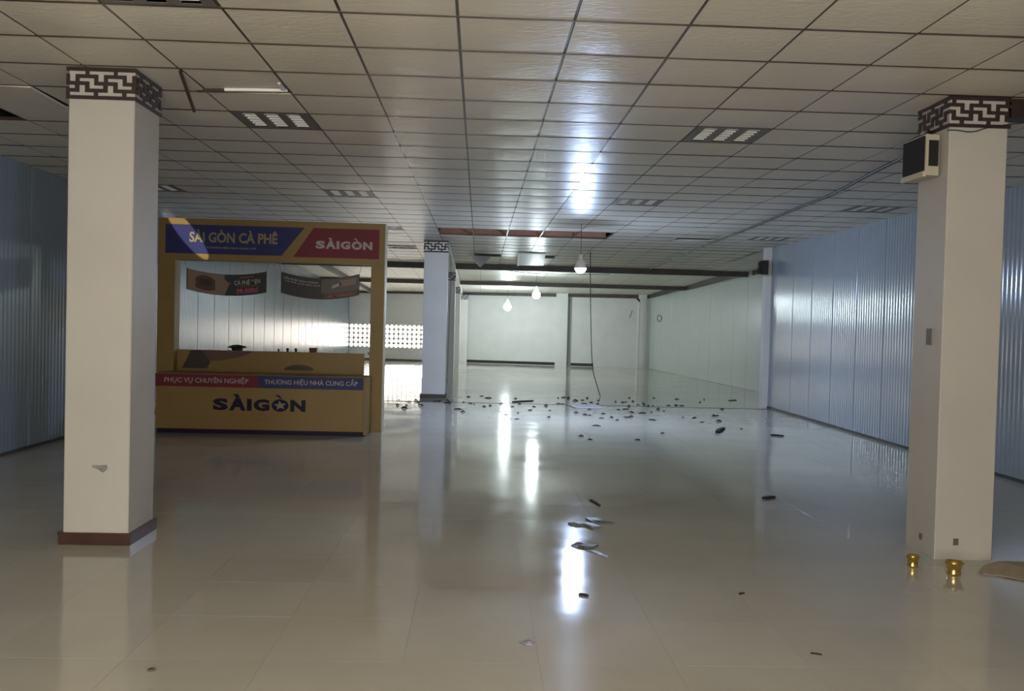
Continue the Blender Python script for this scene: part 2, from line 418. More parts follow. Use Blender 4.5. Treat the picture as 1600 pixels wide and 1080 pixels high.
# white end post of the near right wall, and the return behind it
tag(MB().box(5.44, 5.68, 17.62, 17.80, 0, CEIL).build('trim_%d' % tn, 'white'), 'white end post of the blue panel wall', kind='structure'); tn += 1
tag(MB().box(5.68, 7.25, 17.66, 17.78, 0, 3.5).build('wall_return', 'white'), kind='structure')
# rear right wall, turned slightly
wr = panel_wall('wall_right_rear', 0, 0, 15.2, lambda y: zc(17.8+y)+.02, 1.0, .2, -1, 'pan_far', pivot=(0, 0, 0))
wr.location = (6.98, 17.75, 0); wr.rotation_euler = (0, 0, math.radians(3.6))
# skirting line at the foot of the right wall
tag(MB().box(XR-.012, XR-.002, YF, 17.6, .0, .035).build('baseboard_right', 'strip'), kind='structure')
tag(MB().box(XL+.002, XL+.012, YF, 34.5, .0, .035).build('baseboard_left', 'strip'), kind='structure')

# front wall with an assumed wide entrance the daylight comes through
b = MB(); b.box(XL-.1, -2.4, YF-.15, YF, 0, 3.5); b.box(1.6, XR+.1, YF-.15, YF, 0, 3.5); b.box(-2.4, 1.6, YF-.15, YF, 2.95, 3.5)
tag(b.build('wall_front', 'white'), kind='structure')

# back wall (turned a little), with the breeze-block window
BW = Vector((.67, 33.85, 0)); BA = math.radians(-11.0)
def bw(name, b, m, parent=None):
    o = b.build(name, m, origin=(0, 0, 0))
    if parent is None: o.location = BW; o.rotation_euler = (0, 0, BA)
    else: o.parent = parent
    return o
WX0, WX1, WZ0, WZ1 = -5.62, -1.72, .47, 1.33
b = MB(); b.box(-5.9, WX0, 0, .12, 0, 3.2); b.box(WX0, WX1, 0, .12, 0, WZ0); b.box(WX0, WX1, 0, .12, WZ1, 3.2); b.box(WX1, 6.0, 0, .12, 0, 3.2)
wb = tag(bw('wall_back', b, 'white'), kind='structure')
# pilaster and corner pilaster
bw('pilaster', MB().box(2.13, 2.55, -.14, 0, 0, 3.0), 'white', wb)
bw('gap_shade_strip', MB().box(2.55, 2.69, -.012, 0, 0, 3.0), 'greyst', wb)  # flat grey strip painting the shadowed gap right of the pilaster
bw('pilaster', MB().box(5.05, 5.35, -.12, 0, 0, 3.0), 'white', wb)
bw('baseboard', MB().box(-1.3, 2.13, -.012, 0, .02, .12), 'black', wb)
bw('baseboard', MB().box(2.69, 3.5, -.012, 0, .02, .12), 'black', wb)
bw('cornice', MB().box(-5.7, 5.4, -.10, 0, zc(33.9)-.10, zc(33.9)+.06), 'trimd', wb)
bw('baseboard', MB().box(-5.6, -1.35, -.012, 0, .0, .06), 'plate', wb)
win = empty('window_1', BW); win.rotation_euler = (0, 0, BA); tag(win, 'breeze block window glowing with daylight low in the back wall', kind='structure')
nrow = 5; bs = (WZ1-WZ0)/nrow; ncol = int((WX1-WX0)/bs)
b = MB(); seg = 12; rr = bs*.44; h = bs*.497
sq = []
for k in range(seg):
    t = 2*math.pi*(k+.5)/seg; c, s = math.cos(t), math.sin(t); f = h/max(abs(c), abs(s)); sq.append((c*f, s*f))
ci = [(rr*math.cos(2*math.pi*(k+.5)/seg), rr*math.sin(2*math.pi*(k+.5)/seg)) for k in range(seg)]
for k in range(seg):
    j = (k+1) % seg
    for y, fl_ in ((-.01, 0), (.05, 1)): b.quad((sq[k][0], y, sq[k][1]), (sq[j][0], y, sq[j][1]), (ci[j][0], y, ci[j][1]), (ci[k][0], y, ci[k][1]))
    b.quad((ci[k][0], -.01, ci[k][1]), (ci[j][0], -.01, ci[j][1]), (ci[j][0], .05, ci[j][1]), (ci[k][0], .05, ci[k][1]))
    b.quad((sq[k][0], -.01, sq[k][1]), (sq[j][0], -.01, sq[j][1]), (sq[j][0], .05, sq[j][1]), (sq[k][0], .05, sq[k][1]))
bm_ = b.mesh('breeze_block', 'block')
for r in range(nrow):
    for c in range(ncol+1):
        x = WX0+bs*(c+.5)
        if x + h > WX1+.02: continue
        obj('breeze_block', bm_, win, (x, 0, WZ0+bs*(r+.5)))

# ------------------------------------------------------------ columns
ROWS = [  # dark intervals of the key-fret pattern over a period of 8 units; rows from the top
 [(7, 8)],
 [(0, 2.5), (4.2, 8)],
 [(1.5, 2.5), (4.2, 5.2)],
 [(1.5, 8)],
 [(4.05, 5.2), (6.9, 8)],
 [(0, 5.2), (6.9, 8)],
 [(1.4, 2.5)]]
def fretwork(parent, axis, c0, c1, fixed, out, ztop, hgt, phase):
    """axis 'x' or 'y' along the face from c0 to c1; fixed = the face plane, out = outward sign"""
    u = hgt/9; b = MB(); th = .012
    def bar(a, c, z0, z1):
        a = max(a, 0); c = min(c, c1-c0)
        if c-a < .001: return
        lo, hi = sorted((fixed, fixed+out*th))
        if axis == 'x': b.box(c0+a, c0+c, lo, hi, z0, z1)
        else: b.box(lo, hi, c0+a, c0+c, z0, z1)
    L = c1-c0
    bar(0, L, ztop-u, ztop); bar(0, L, ztop-9*u, ztop-8*u)
    for r, iv in enumerate(ROWS):
        z1 = ztop-(r+1)*u
        for k in range(-1, int(L/u/8)+2):
            for a, c in iv: bar((a+8*k-phase)*u, (c+8*k-phase)*u, z1-u, z1)
    return b.build('fretwork_panel', 'fret', parent)
def column(x0, x1, y0, y1, top, label, shaft='shaft', skirt=None, faces='f', phase=1.3, cap=.2, ledge=True):
    cx, cy = (x0+x1)/2, (y0+y1)/2
    r = empty('column', (cx, cy, 0)); tag(r, label, 'column', kind='thing')
    b = MB(); e = .006
    b.prism([(x0+e, y0, 0), (x1-e, y0, 0), (x1, y0+e, 0), (x1, y1-e, 0), (x1-e, y1, 0), (x0+e, y1, 0), (x0, y1-e, 0), (x0, y0+e, 0)], (0, 0, 0), (0, 0, top-.004))
    b.build('shaft', shaft, r)
    zt = top-.006
    fretwork(r, 'x', x0-.012, x1+.012, y0, -1, zt, cap, phase)
    if 'r' in faces: fretwork(r, 'y', y0, y1+.012, x1, 1, zt, cap, 3.2)
    if 'l' in faces: fretwork(r, 'y', y0, y1+.012, x0, -1, zt, cap, 5.2)
    if skirt:
        d = .02
        MB().box(x0-d, x1+d, y0-d, y0, 0, .075).build('skirting', skirt, r)
        MB().box(x1, x1+d, y0, y1+d, 0, .075).build('skirting', skirt, r)
        MB().box(x0-d, x0, y0, y1+d, 0, .075).build('skirting', skirt, r)
        MB().box(x0-d-.004, x1+d+.004, y0-d-.004, y0, .066, .078).build('skirting_lip', skirt, r)
    return r
c1 = column(-2.65, -2.235, 6.06, 6.52, CEIL, 'cream column with brown skirting and grey smudge left of the kiosk front', skirt='skirt', faces='r', phase=1.6)
b = MB(); b.prism([(-2.475, 6.06, .515), (-2.43, 6.06, .513), (-2.375, 6.06, .518), (-2.37, 6.06, .49), (-2.40, 6.06, .465), (-2.43, 6.06, .485), (-2.465, 6.06, .495)], (0, -.0012, 0), (0, .001, 0)); b.build('smudge', 'smudge', c1)
c2 = column(3.05, 3.44, 6.03, 6.45, CEIL, 'cream column on the right carrying a wall speaker near its cap', faces='l', phase=6.0)
for (x, z) in ((3.19, .12),):
    MB().box(x-.016, x+.016, 6.022, 6.03, z-.022, z+.022).build('socket_plate', 'plate', c2)
MB().box(3.042, 3.05, 6.2, 6.235, .09, .13).build('socket_plate', 'plate', c2)
MB().box(3.04, 3.05, 6.17, 6.23, 1.42, 1.53).build('switch_plate', 'plate', c2)
c3 = column(-1.10, -.64, 18.1, 18.56, CEIL, 'white column with dark base right of the kiosk', shaft='white', skirt='black', faces='', phase=4, cap=.225)
column(-1.08, -.65, 24.3, 24.7, zc(24.5)-.1, 'white column second in the far row, wire hanging at its side', shaft='white', faces='', cap=.2)
column(-1.06, -.63, 29.9, 30.3, zc(30)-.1, 'white column third in the far row behind the kiosk side column', shaft='white', faces='', cap=.19)
column(-.86, -.43, 33.55, 33.85, zc(33.7)-.1, 'white column standing against the back wall', shaft='white', faces='', cap=.18)

# dark timber beam end that meets the right column at the ceiling
trim(lambda b: b.box(3.47, XR, 6.05, 6.2, 2.935, CEIL-.004), 'fret', 'dark timber beam from the right column to the wall')

# ------------------------------------------------------------ kiosk
KX0, KX1, KY = -4.24, -1.275, 12.4
k = empty('coffee_kiosk', (-2.76, 12.3, 0))
tag(k, 'yellow coffee kiosk with navy and red signboards and a serving window', 'kiosk')
KB = 12.62
post_l = MB().box(KX0, -4.015, KY, KB, 0, 2.222).build('post', 'yellow', k)
post_r = MB().box(-1.45, KX1, KY, KB, 0, 2.222).build('post', 'yellow', k)
hd = MB().box(KX0, KX1, KY, KB, 2.222, 2.766).build('header', 'yellow', k)
MB().box(KX1, KX1+.012, KY-.002, KB, .0, 2.766).build('edge_strip', 'cream', k)
def plate(name, m, parent, poly, y, th=.006):
    return MB().prism([(x, y, z) for x, z in poly], (0, 0, 0), (0, -th, 0)).build(name, m, parent)
sb = plate('navy_sign', 'navy', k, [(-4.145, 2.305), (-2.635, 2.305), (-2.335, 2.685), (-4.145, 2.685)], KY)
sr = plate('red_sign', 'red', k, [(-2.475, 2.297), (-1.35, 2.297), (-1.35, 2.685), (-2.218, 2.685)], KY)
CY = 11.87
body = MB().box(-4.06, -1.45, CY, KY-.01, .06, .735).build('counter_body', 'yellow', k)
MB().box(-4.045, -1.47, CY+.03, KY-.02, 0, .06).build('plinth', 'ink', k)
MB().box(-4.07, -1.44, CY-.012, KY-.005, .735, .755).build('counter_top', 'yellow', k)
MB().box(-1.45, -1.415, CY+.02, KY-.01, .02, .75).build('counter_end', 'yellow', k)
s1 = plate('red_strip', 'red', k, [(-4.06, .595), (-2.78, .595), (-2.78, .75), (-4.06, .75)], CY-.012, .004)
s2 = plate('navy_strip', 'navy', k, [(-2.78, .595), (-1.455, .595), (-1.455, .75), (-2.78, .75)], CY-.012, .004)
MB().box(-4.10, -1.535, KY+.15, KY+.18, 0, 1.035).build('rear_board', 'yellow', k)
# brown print on the rear board: a coffee pour and the dark rim of a cup
zz = KY+.15
plate('brown_print', 'coffee2', k, [(-3.80, 1.03), (-3.02, 1.03), (-3.10, .98), (-3.25, .935), (-3.45, .90), (-3.66, .885)], zz, .003)
plate('dark_print', 'coffee', k, [(-3.84, 1.03), (-3.70, 1.03), (-3.62, .955), (-3.58, .87), (-3.62, .79), (-3.95, .79), (-3.88, .93)], zz-.003, .003)
plate('dark_cup_print', 'coffee', k, [(-2.40+.20*math.cos(t), .79+.075*math.sin(t)) for t in [math.pi*q_/10 for q_ in range(11)]], zz, .004)
MB().box(-1.47, -1.445, KY-.01, KY+.02, 1.03, 1.06).build('latch', 'plate', k)
# things standing on the rear board's ledge
def ledge_thing(b, m, label, cat, nm): tag(b.build(nm, m), label, cat)
LY = zz+.015
b = MB(); b.lathe([(0, .0), (.07, .0), (.075, .03), (.13, .045), (.10, .06), (.05, .075), (0, .08)], (-3.23, LY, 1.036), 14); ledge_thing(b, 'black', 'small dark upturned dish on the kiosk ledge, left of the little cups', 'dish', 'small_dish')
for x, s, lb in ((-2.68, .016, 'leftmost tiny dark cup on the kiosk ledge'), (-2.56, .022, 'second tiny dark cup from the left on the kiosk ledge'), (-2.45, .022, 'tiny dark cup nearest the brown cup on the kiosk ledge')):
    b = MB(); b.lathe([(0, 0), (s*.8, 0), (s*.6, s), (s, s*1.6), (s*.5, s*2.2), (0, s*2.3)], (x, LY, 1.036), 10); ledge_thing(b, 'black', lb, 'cup', 'tiny_cup')
b = MB(); b.lathe([(0, 0), (.045, 0), (.06, .06), (.052, .06), (.04, .008), (0, .008)], (-2.22, LY, 1.036), 14); ledge_thing(b, 'coffee2', 'small brown cup on the right of the kiosk ledge', 'cup', 'small_cup')

# lettering
def glyphs(body, bold):
    c = bpy.data.curves.new('t', 'FONT'); c.body = body; c.offset = bold; c.resolution_u = 3
    o = bpy.data.objects.new('t', c); COL.objects.link(o); bpy.context.view_layer.update()
    me = bpy.data.meshes.new_from_object(o.evaluated_get(bpy.context.evaluated_depsgraph_get()))
    v = [x.co.copy() for x in me.vertices]; f = [tuple(p.vertices) for p in me.polygons]
    bpy.data.objects.remove(o); bpy.data.curves.remove(c); bpy.data.meshes.remove(me)
    return v, f
def put(b, body, x0, x1, z0, z1, y, bold=.012, warp=None):
    v, f = glyphs(body, bold)
    a0, a1 = min(p.x for p in v), max(p.x for p in v); c0, c1_ = min(p.y for p in v), max(p.y for p in v)
    n = len(b.v)
    for p in v:
        x = x0+(p.x-a0)/(a1-a0)*(x1-x0); z = z0+(p.y-c0)/(c1_-c0)*(z1-z0)
        if warp: z += warp(x)
        b.v.append((x, y, z))
    for q_ in f: b.f.append(tuple(n+i for i in q_)); b.mi.append(b.m)
def text(body, x0, x1, z0, z1, y, m, parent, bold=.012, warp=None):
    b = MB(); put(b, body, x0, x1, z0, z1, y, bold, warp)
    # one mesh for each word: cut where the gap between glyph faces is as wide as a space
    fs = sorted(b.f, key=lambda f: min(b.v[i][0] for i in f)); words = []; end = -1e9; gap = (x1-x0)/len(body)*.42
    for f in fs:
        lo, hi = min(b.v[i][0] for i in f), max(b.v[i][0] for i in f)
        if lo-end > gap: words.append([])
        words[-1].append(f); end = max(end, hi)
    for wf in words:
        c = MB(); mp = {}
        for f in wf:
            for i in f:
                if i not in mp: mp[i] = len(c.v); c.v.append(b.v[i])
            c.f.append(tuple(mp[i] for i in f)); c.mi.append(0)
        c.build('lettering', m, parent)
def logo(x0, x1, z0, h, y, m, mstar, parent):
    W = x1-x0; b = MB()
    R_ = {'S': (0, .165), 'À': (.175, .355), 'I': (.368, .418), 'G': (.44, .61), 'N': (.835, 1)}
    for ch_, (a, c) in R_.items(): put(b, ch_, x0+W*a, x0+W*c, z0, z0+h*(1.38 if ch_ == 'À' else 1), y, .055)
    cx, cz, rx, rz = x0+W*.725, z0+h*.5, W*.092, h*.53
    n = len(b.v); b.v += [(cx+rx*math.cos(2*math.pi*i/24), y, cz+rz*math.sin(2*math.pi*i/24)) for i in range(24)]; b.f.append(tuple(range(n, n+24))); b.mi.append(0)
    b.quad((cx-rx*.65, y, z0+h*1.38), (cx-rx*.15, y, z0+h*1.38), (cx+rx*.25, y, z0+h*1.10), (cx-.02*rx, y, z0+h*1.10))
    b.build('logo_lettering', m, parent)
    st = MB(); n = 0
    for i in range(10):
        t = math.pi/2+math.pi*i/5+.12; q_ = .78 if i % 2 == 0 else .34
        st.v.append((cx+rx*q_*math.cos(t), y-.0015, cz+rz*q_*math.sin(t)))
    st.f.append(tuple(range(10))); st.mi.append(0)
    st.build('logo_star', mstar, parent)
text('SÀI GÒN CÀ PHÊ', -3.835, -2.685, 2.455, 2.625, KY-.008, 'gold', sb, .03)
text('THƯƠNG HIỆU NHÀ CUNG CẤP', -3.61, -2.965, 2.372, 2.412, KY-.008, 'offw', sb, .008)
logo(-2.185, -1.44, 2.415, .105, KY-.008, 'offw', 'red', sr)
text('PHỤC VỤ CHUYÊN NGHIỆP', -3.95, -2.90, .628, .728, CY-.018, 'offw', s1, .015)
text('THƯƠNG HIỆU NHÀ CUNG CẤP', -2.70, -1.525, .63, .735, CY-.018, 'offw', s2, .015)
logo(-3.345, -2.18, .302, .15, CY-.002, 'ink', 'gold', body)
text('THƯƠNG HIỆU NHÀ CUNG CẤP', -3.16, -2.375, .238, .272, CY-.002, 'redink', body, .006)
text('CÀ PHÊ VIỆT NAM', -2.93, -2.55, .185, .222, CY-.002, 'redink', body, .006)

# two cloth banners strung across the serving window
def banner(x0, x1, zl, zr, hgt, sag, label, draw):
    y = KY+.11
    def top(x): t = (x-x0)/(x1-x0); return zl+(zr-zl)*t-sag*4*t*(1-t)
    n = 14; b = MB(); th = .003
    for yy in (y, y+th):
        for i in range(n):
            a, c = x0+(x1-x0)*i/n, x0+(x1-x0)*(i+1)/n
            b.quad((a+.0, yy, top(a)), (c, yy, top(c)), (c, yy, top(c)-hgt), (a, yy, top(a)-hgt))
    for i in range(n):
        a, c = x0+(x1-x0)*i/n, x0+(x1-x0)*(i+1)/n
        b.quad((a, y, top(a)), (c, y, top(c)), (c, y+th, top(c)), (a, y+th, top(a)))
        b.quad((a, y, top(a)-hgt), (c, y, top(c)-hgt), (c, y+th, top(c)-hgt), (a, y+th, top(a)-hgt))
    r = empty('hanging_banner', ((x0+x1)/2, y, min(zl, zr)-hgt-sag)); tag(r, label, 'banner', 'banners in the kiosk window')
    cl_ = b.build('cloth', 'banner', r)
    for sx, zt in ((x0, zl), (x1, zr)):
        MB().tube([(sx, y, zt), (sx+(.03 if sx == x1 else -.03), y-.01, 2.224)], .003, 6).build('string', 'plate', r)
    draw(cl_, y-.002, top)
def strip(parent, name, m, x0, x1, f0, f1, y):
    n = 8; b = MB()
    for i in range(n):
        a, c = x0+(x1-x0)*i/n, x0+(x1-x0)*(i+1)/n
        b.quad((a, y, f1(a)), (c, y, f1(c)), (c, y, f0(c)), (a, y, f0(a)))
    return b.build(name, m, parent)
def draw1(p, y, top):
    H = .28
    strip(p, 'photo_ground', 'tan', -3.885, -3.40, lambda x: top(x)-H+.003, lambda x: top(x)-.003, y)
    strip(p, 'photo_ground', 'tan', -3.40, -3.32, lambda x: top(x)-H*(.25+.7*(1-(x+3.40)/.08))-.02, lambda x: top(x)-.06-.9*abs(x+3.40), y)
    strip(p, 'cup_picture', 'brownp', -3.78, -3.52, lambda x: top(x)-.22-.02*math.cos((x+3.65)*12), lambda x: top(x)-.10+.06*math.cos((x+3.65)*11), y-.002)
    strip(p, 'cup_picture', 'coffee', -3.73, -3.57, lambda x: top(x)-.17, lambda x: top(x)-.09, y-.003)
    text('CÀ PHÊ ĐEN', -3.27, -2.93, -.14, -.065, y-.002, 'paleink', p, .02, top)
    text('THƠM NGON ĐẬM ĐÀ', -3.23, -2.95, -.17, -.152, y-.002, 'redpale', p, .01, top)
    text('39.000đ', -3.24, -2.95, -.255, -.185, y-.002, 'redpale', p, .025, top)
    strip(p, 'rule_line', 'redpale', -3.2, -3.02, lambda x: top(x)-.045, lambda x: top(x)-.035, y)
def draw2(p, y, top):
    H = .28
    strip(p, 'photo_ground', 'greyp', -2.12, -1.62, lambda x: top(x)-.20, lambda x: top(x)-.012, y)
    strip(p, 'photo_patch', 'paleink', -1.98, -1.86, lambda x: top(x)-.14+.6*(x+1.98)*.5, lambda x: top(x)-.10+.6*(x+1.98)*.5, y-.002)
    strip(p, 'photo_patch', 'tan', -1.88, -1.66, lambda x: top(x)-.12, lambda x: top(x)-.04, y-.002)
    strip(p, 'red_block', 'brownp', -2.08, -1.64, lambda x: top(x)-.268, lambda x: top(x)-.205, y)
    text('GIẢI PHÁP KINH DOANH', -2.62, -2.16, -.075, -.04, y-.002, 'paleink', p, .012, top)
    text('CÀ PHÊ CHO MỌI NHÀ', -2.60, -2.13, -.115, -.085, y-.002, 'paleink', p, .012, top)
    text('0 ĐỒNG', -2.02, -1.70, -.255, -.215, y-.004, 'redpale', p, .02, top)
banner(-3.90, -2.845, 2.12, 2.10, .28, .065, 'black banner with a tan coffee cup picture hanging in the kiosk window', draw1)
banner(-2.655, -1.615, 2.105, 2.10, .28, .075, 'black banner with grey photo and red line hanging in the kiosk window', draw2)

# ------------------------------------------------------------ recessed louvre lights
def light_fixture(x0, y0, label, drop=0):
    z = zc(y0+.3)+drop
    r = empty('ceiling_light', (x0+.3, y0+.3, z)); tag(r, label, 'ceiling light', 'recessed louvre lights')
    a = .012
    fr = MB(); e = .035
    fr.box(x0+a, x0+.6-a, y0+a, y0+a+e, z-.003, z+.012); fr.box(x0+a, x0+.6-a, y0+.6-a-e, y0+.6-a, z-.003, z+.012)
    wt = .105; gap = (.6-2*a-3*wt)/4
    for i in range(4):
        xa = x0+a+i*(wt+gap); fr.box(xa, xa+gap, y0+a+e, y0+.6-a-e, z-.003, z+.012)
    fr.build('frame', 'housing', r)
    MB().box(x0+a, x0+.6-a, y0+a, y0+.6-a, z+.085, z+.095).build('housing', 'housing', r)
    for i in range(3):
        xa = x0+a+gap+i*(wt+gap); xb = xa+wt; ya, yb = y0+a+e, y0+.6-a-e
        b = MB(); pr = [(xa, 0), (xa+.012, .05), (xa+.035, .075), (xb-.035, .075), (xb-.012, .05), (xb, 0)]
        for p0, p1 in zip(pr, pr[1:]): b.quad((p0[0], ya, z+p0[1]), (p1[0], ya, z+p1[1]), (p1[0], yb, z+p1[1]), (p0[0], yb, z+p0[1]))
        for yy in (ya, yb): b.quad(*[(px, yy, z+pz) for px, pz in pr])
        rf = b.build('reflector', 'refl', r)
        MB().tube([((xa+xb)/2, ya+.01, z+.05), ((xa+xb)/2, yb-.01, z+.05)], .008, 8).build('tube', 'tube', rf)
        s = MB(); ns = 6
        for q_ in range(ns):
            yy = ya+(yb-ya)*(q_+.5)/ns; s.box(xa+.002, xb-.002, yy-.006, yy+.006, z, z+.014)
        tag(s.build('louver_slats', 'metalw', rf), kind='stuff')
names = ['louvre light nearest the camera, at the top left edge of the ceiling', 'louvre light in the ceiling just right of the left column', 'louvre light in the ceiling in the right foreground',
 'louvre light above the kiosk sign', 'louvre light in the ceiling straight above the nearest hanging bulb', 'louvre light by the right wall next to the right column',
 'louvre light over the right end of the kiosk', 'far louvre light close to the right wall end post', 'farthest louvre light, left of the white column', 'louvre light by the left wall behind the left column']
for (x, y), nm in zip(LIGHTS, names): light_fixture(x, y, nm)

# ------------------------------------------------------------ hanging bulbs
def bulb(x, y, z, r, m, label, half=False):      # half: the upper body is an opaque heat sink
    t = empty('light_bulb', (x, y, z-r)); tag(t, label, 'light bulb', 'hanging bulbs')
    b = MB(); prof = [(0, -r)]
    top = 5 if half else 9
    for i in range(1, top+1):
        a = -math.pi/2+math.pi*i/11; prof.append((r*math.cos(a), r*math.sin(a)))
    if not half: prof += [(r*.42, r*1.15), (r*.36, r*1.3)]
    b.lathe(prof, (x, y, z), 20).build('globe', m, t, smooth=True)
    b = MB().lathe(([(prof[-1][0]*1.03, prof[-1][1]-.002), (r*.75, r*.85), (r*.42, r*1.25)] if half else []) + [(r*.37, r*1.28), (r*.40, r*1.6), (r*.34, r*2.1), (.006, r*2.3)], (x, y, z), 14).build('socket', 'pvc', t)
    pts = [(x, y, z+r*2.2), (x+.003, y, (z+zc(y))/2), (x-.004, y, zc(y)-.002)]
    MB().tube(pts, .004, 6).build('cord', 'black', t)
bulb(1.533, 14.3, 2.38, .09, 'bulbc', 'lit bulb hanging nearest, in front of the open ceiling slot', True)
bulb(1.509, 25.0, 2.27, .105, 'bulbn', 'lit bulb hanging in the middle distance, between the other two')
bulb(.921, 31.0, 2.03, .125, 'bulbn', 'lit bulb hanging lowest, in front of the back wall')

# ------------------------------------------------------------ speakers, cables, small wall things
def speaker(x, y0, y1, z0, z1, dx, label, grp='wall speakers'):
    t = empty('wall_speaker', (x, (y0+y1)/2, z0)); tag(t, label, 'speaker', grp)
    xi = x-dx
    b = MB(); b.prism([(x-.02, y0+.02, z0), (xi, y0, z0), (xi, y1, z0), (x-.02, y1-.02, z0)], (0, 0, 0), (0, 0, z1-z0)); b.build('cabinet', 'cream', t)
    MB().box(xi-.012, xi, y0+.012, y1-.012, z0+.03, z1-.012).build('grille', 'grille', t)
    MB().box(xi-.016, xi+.005, y0, y1, z0-.012, z0+.022).build('lower_rim', 'cream', t)
    MB().box(x-.022, x-.001, (y0+y1)/2-.05, (y0+y1)/2+.05, z0+.05, z1-.05).build('bracket', 'plate', t)
    MB().box(xi+.022, x-.035, y0-.002, y0+.012, z0+.06, z1-.04).build('side_slot', 'black', t)
speaker(3.05, 6.10, 6.42, 2.55, 2.82, .12, 'cream speaker with black grille on the right column under its cap')
t = empty('wall_speaker', (5.40, 17.55, 2.5)); tag(t, 'small black speaker on the white end post of the far right wall', 'speaker', 'wall speakers')
MB().box(5.29, 5.43, 17.42, 17.60, 2.53, 2.80).build('cabinet', 'black', t); MB().box(5.278, 5.29, 17.43, 17.59, 2.55, 2.78).build('grille', 'grille', t)
MB().box(5.28, 5.435, 17.41, 17.6, 2.515, 2.53).build('lower_rim', 'cream', t); MB().box(5.40, 5.45, 17.57, 17.625, 2.6, 2.74).build('bracket', 'plate', t)
def cable(name, pts, r, m, label, cat='cable', grp=None):
    c = bpy.data.curves.new(name, 'CURVE'); c.dimensions = '3D'; s = c.splines.new('NURBS'); s.points.add(len(pts)-1)
    for p, q_ in zip(s.points, pts): p.co = (*q_, 1)
    s.use_endpoint_u = True; s.order_u = 3; c.bevel_depth = r; c.bevel_resolution = 1; c.resolution_u = 6
    o = bpy.data.objects.new('t', c); COL.objects.link(o); bpy.context.view_layer.update()
    me = bpy.data.meshes.new_from_object(o.evaluated_get(bpy.context.evaluated_depsgraph_get())); bpy.data.objects.remove(o)
    bs_ = Vector(base([tuple(v.co) for v in me.vertices]))
    for v in me.vertices: v.co -= bs_
    me.name = name; me.materials.clear(); me.materials.append(M[m]); o = bpy.data.objects.new(name, me); o.location = bs_; COL.objects.link(o)
    return tag(o, label, cat, grp)
cable('ceiling_cable', [(3.03, 6.25, 2.86), (3.2, 7.0, 2.95), (3.59, 7.8, 2.995), (3.66, 8.5, 3.01), (3.82, 10.1, 2.985), (3.89, 11.5, 3.01), (3.97, 13.4, 2.995), (4.05, 16.8, 3.0), (4.1, 22.5, 2.88)], .016, 'black', 'long black cable running along the ceiling from the right column to the rear')
cable('thin_wire', [(3.03, 6.02, 2.83), (3.08, 6.01, 2.835), (3.19, 6.012, 2.815), (3.3, 6.012, 2.86), (3.46, 6.0, 2.88), (3.9, 5.9, 2.93)], .0035, 'black', 'thin black wire looping under the fretwork cap of the right column')
cable('thin_wire', [(-.60, 18.3, 2.80), (-.58, 18.45, 2.3), (-.60, 18.5, 1.7), (-.61, 18.52, .9), (-.61, 18.52, .25)], .006, 'plate', 'thin grey wire hanging down the side of the far white column')
cable('hanging_wire', [(2.28, 19.4, 3.025), (2.284, 19.4, 2.6), (2.33, 19.4, 1.5), (2.379, 19.4, .60), (2.47, 19.4, .3), (2.57, 19.41, .006)], .009, 'black', 'dark wire hanging from the ceiling down to the floor in the rear area')
cable('ceiling_cable', [(.1, 23.3, 2.86), (.9, 23.6, 2.80), (1.6, 24.0, 2.78), (2.4, 24.4, 2.81), (3.4, 24.4, 2.84)], .008, 'black', 'thin sagging cable under the white rear ceiling')
# ring on the far right wall
b = MB(); ry, rz, R1 = 31.1, 1.78, .105
wx = 6.98-(31.1-17.75)*math.tan(math.radians(3.6))-.012
b.tube([(wx-.8*R1*(1-math.cos(2*math.pi*i/20)), ry+.6*R1*math.cos(2*math.pi*i/20), rz+R1*math.sin(2*math.pi*i/20)) for i in range(21)], .013, 8)
tag(b.build('wire_ring', 'plate'), 'round ring of dark wire hanging on the far right wall', 'ring')
# white pipe in the rear corner
pp = empty('drain_pipe', (5.60, 32.62, 0)); tag(pp, 'white vertical drain pipe in the rear right corner', 'pipe')
MB().tube([(5.60, 32.62, 0), (5.60, 32.62, 2.36)], .045, 12).build('pipe', 'pvc', pp)
MB().tube([(5.60, 32.62, 2.30), (5.60, 32.62, 2.42), (5.52, 32.62, 2.47)], .035, 10).build('open_top', 'black', pp)
cable('thin_wire', [(5.42, 32.94, 2.06), (5.38, 32.85, 1.95), (5.31, 32.80, 1.80)], .012, 'plate', 'short stub of wire sticking out beside the drain pipe')

# ------------------------------------------------------------ damage at the ceiling opening
b = MB(); b.prism([(-.27, 20.9, 2.985), (.21, 20.9, 2.975), (-.03, 20.62, 2.72)], (0, 0, 0), (.03, -.02, .0)); tag(b.build('broken_tile', 'tilew'), 'white broken corner of tile hanging down point first right of the white column', 'ceiling tile')
b = MB(); b.prism([(.80, 19.9, 2.99), (1.38, 19.95, 2.99), (1.50, 22.3, 2.895), (.88, 22.4, 2.885)], (0, 0, 0), (0, 0, .018)); hp = b.build('loose_ceiling_board', 'tilew'); tag(hp, 'loose white panel sagging from the ceiling behind the open slot', 'ceiling panel')
MB().prism([(.79, 19.88, 2.99), (.83, 19.88, 2.99), (.91, 22.4, 2.882), (.87, 22.4, 2.882)], (0, 0, -.01), (0, 0, 0)).build('metal_edge', 'metalw', hp)

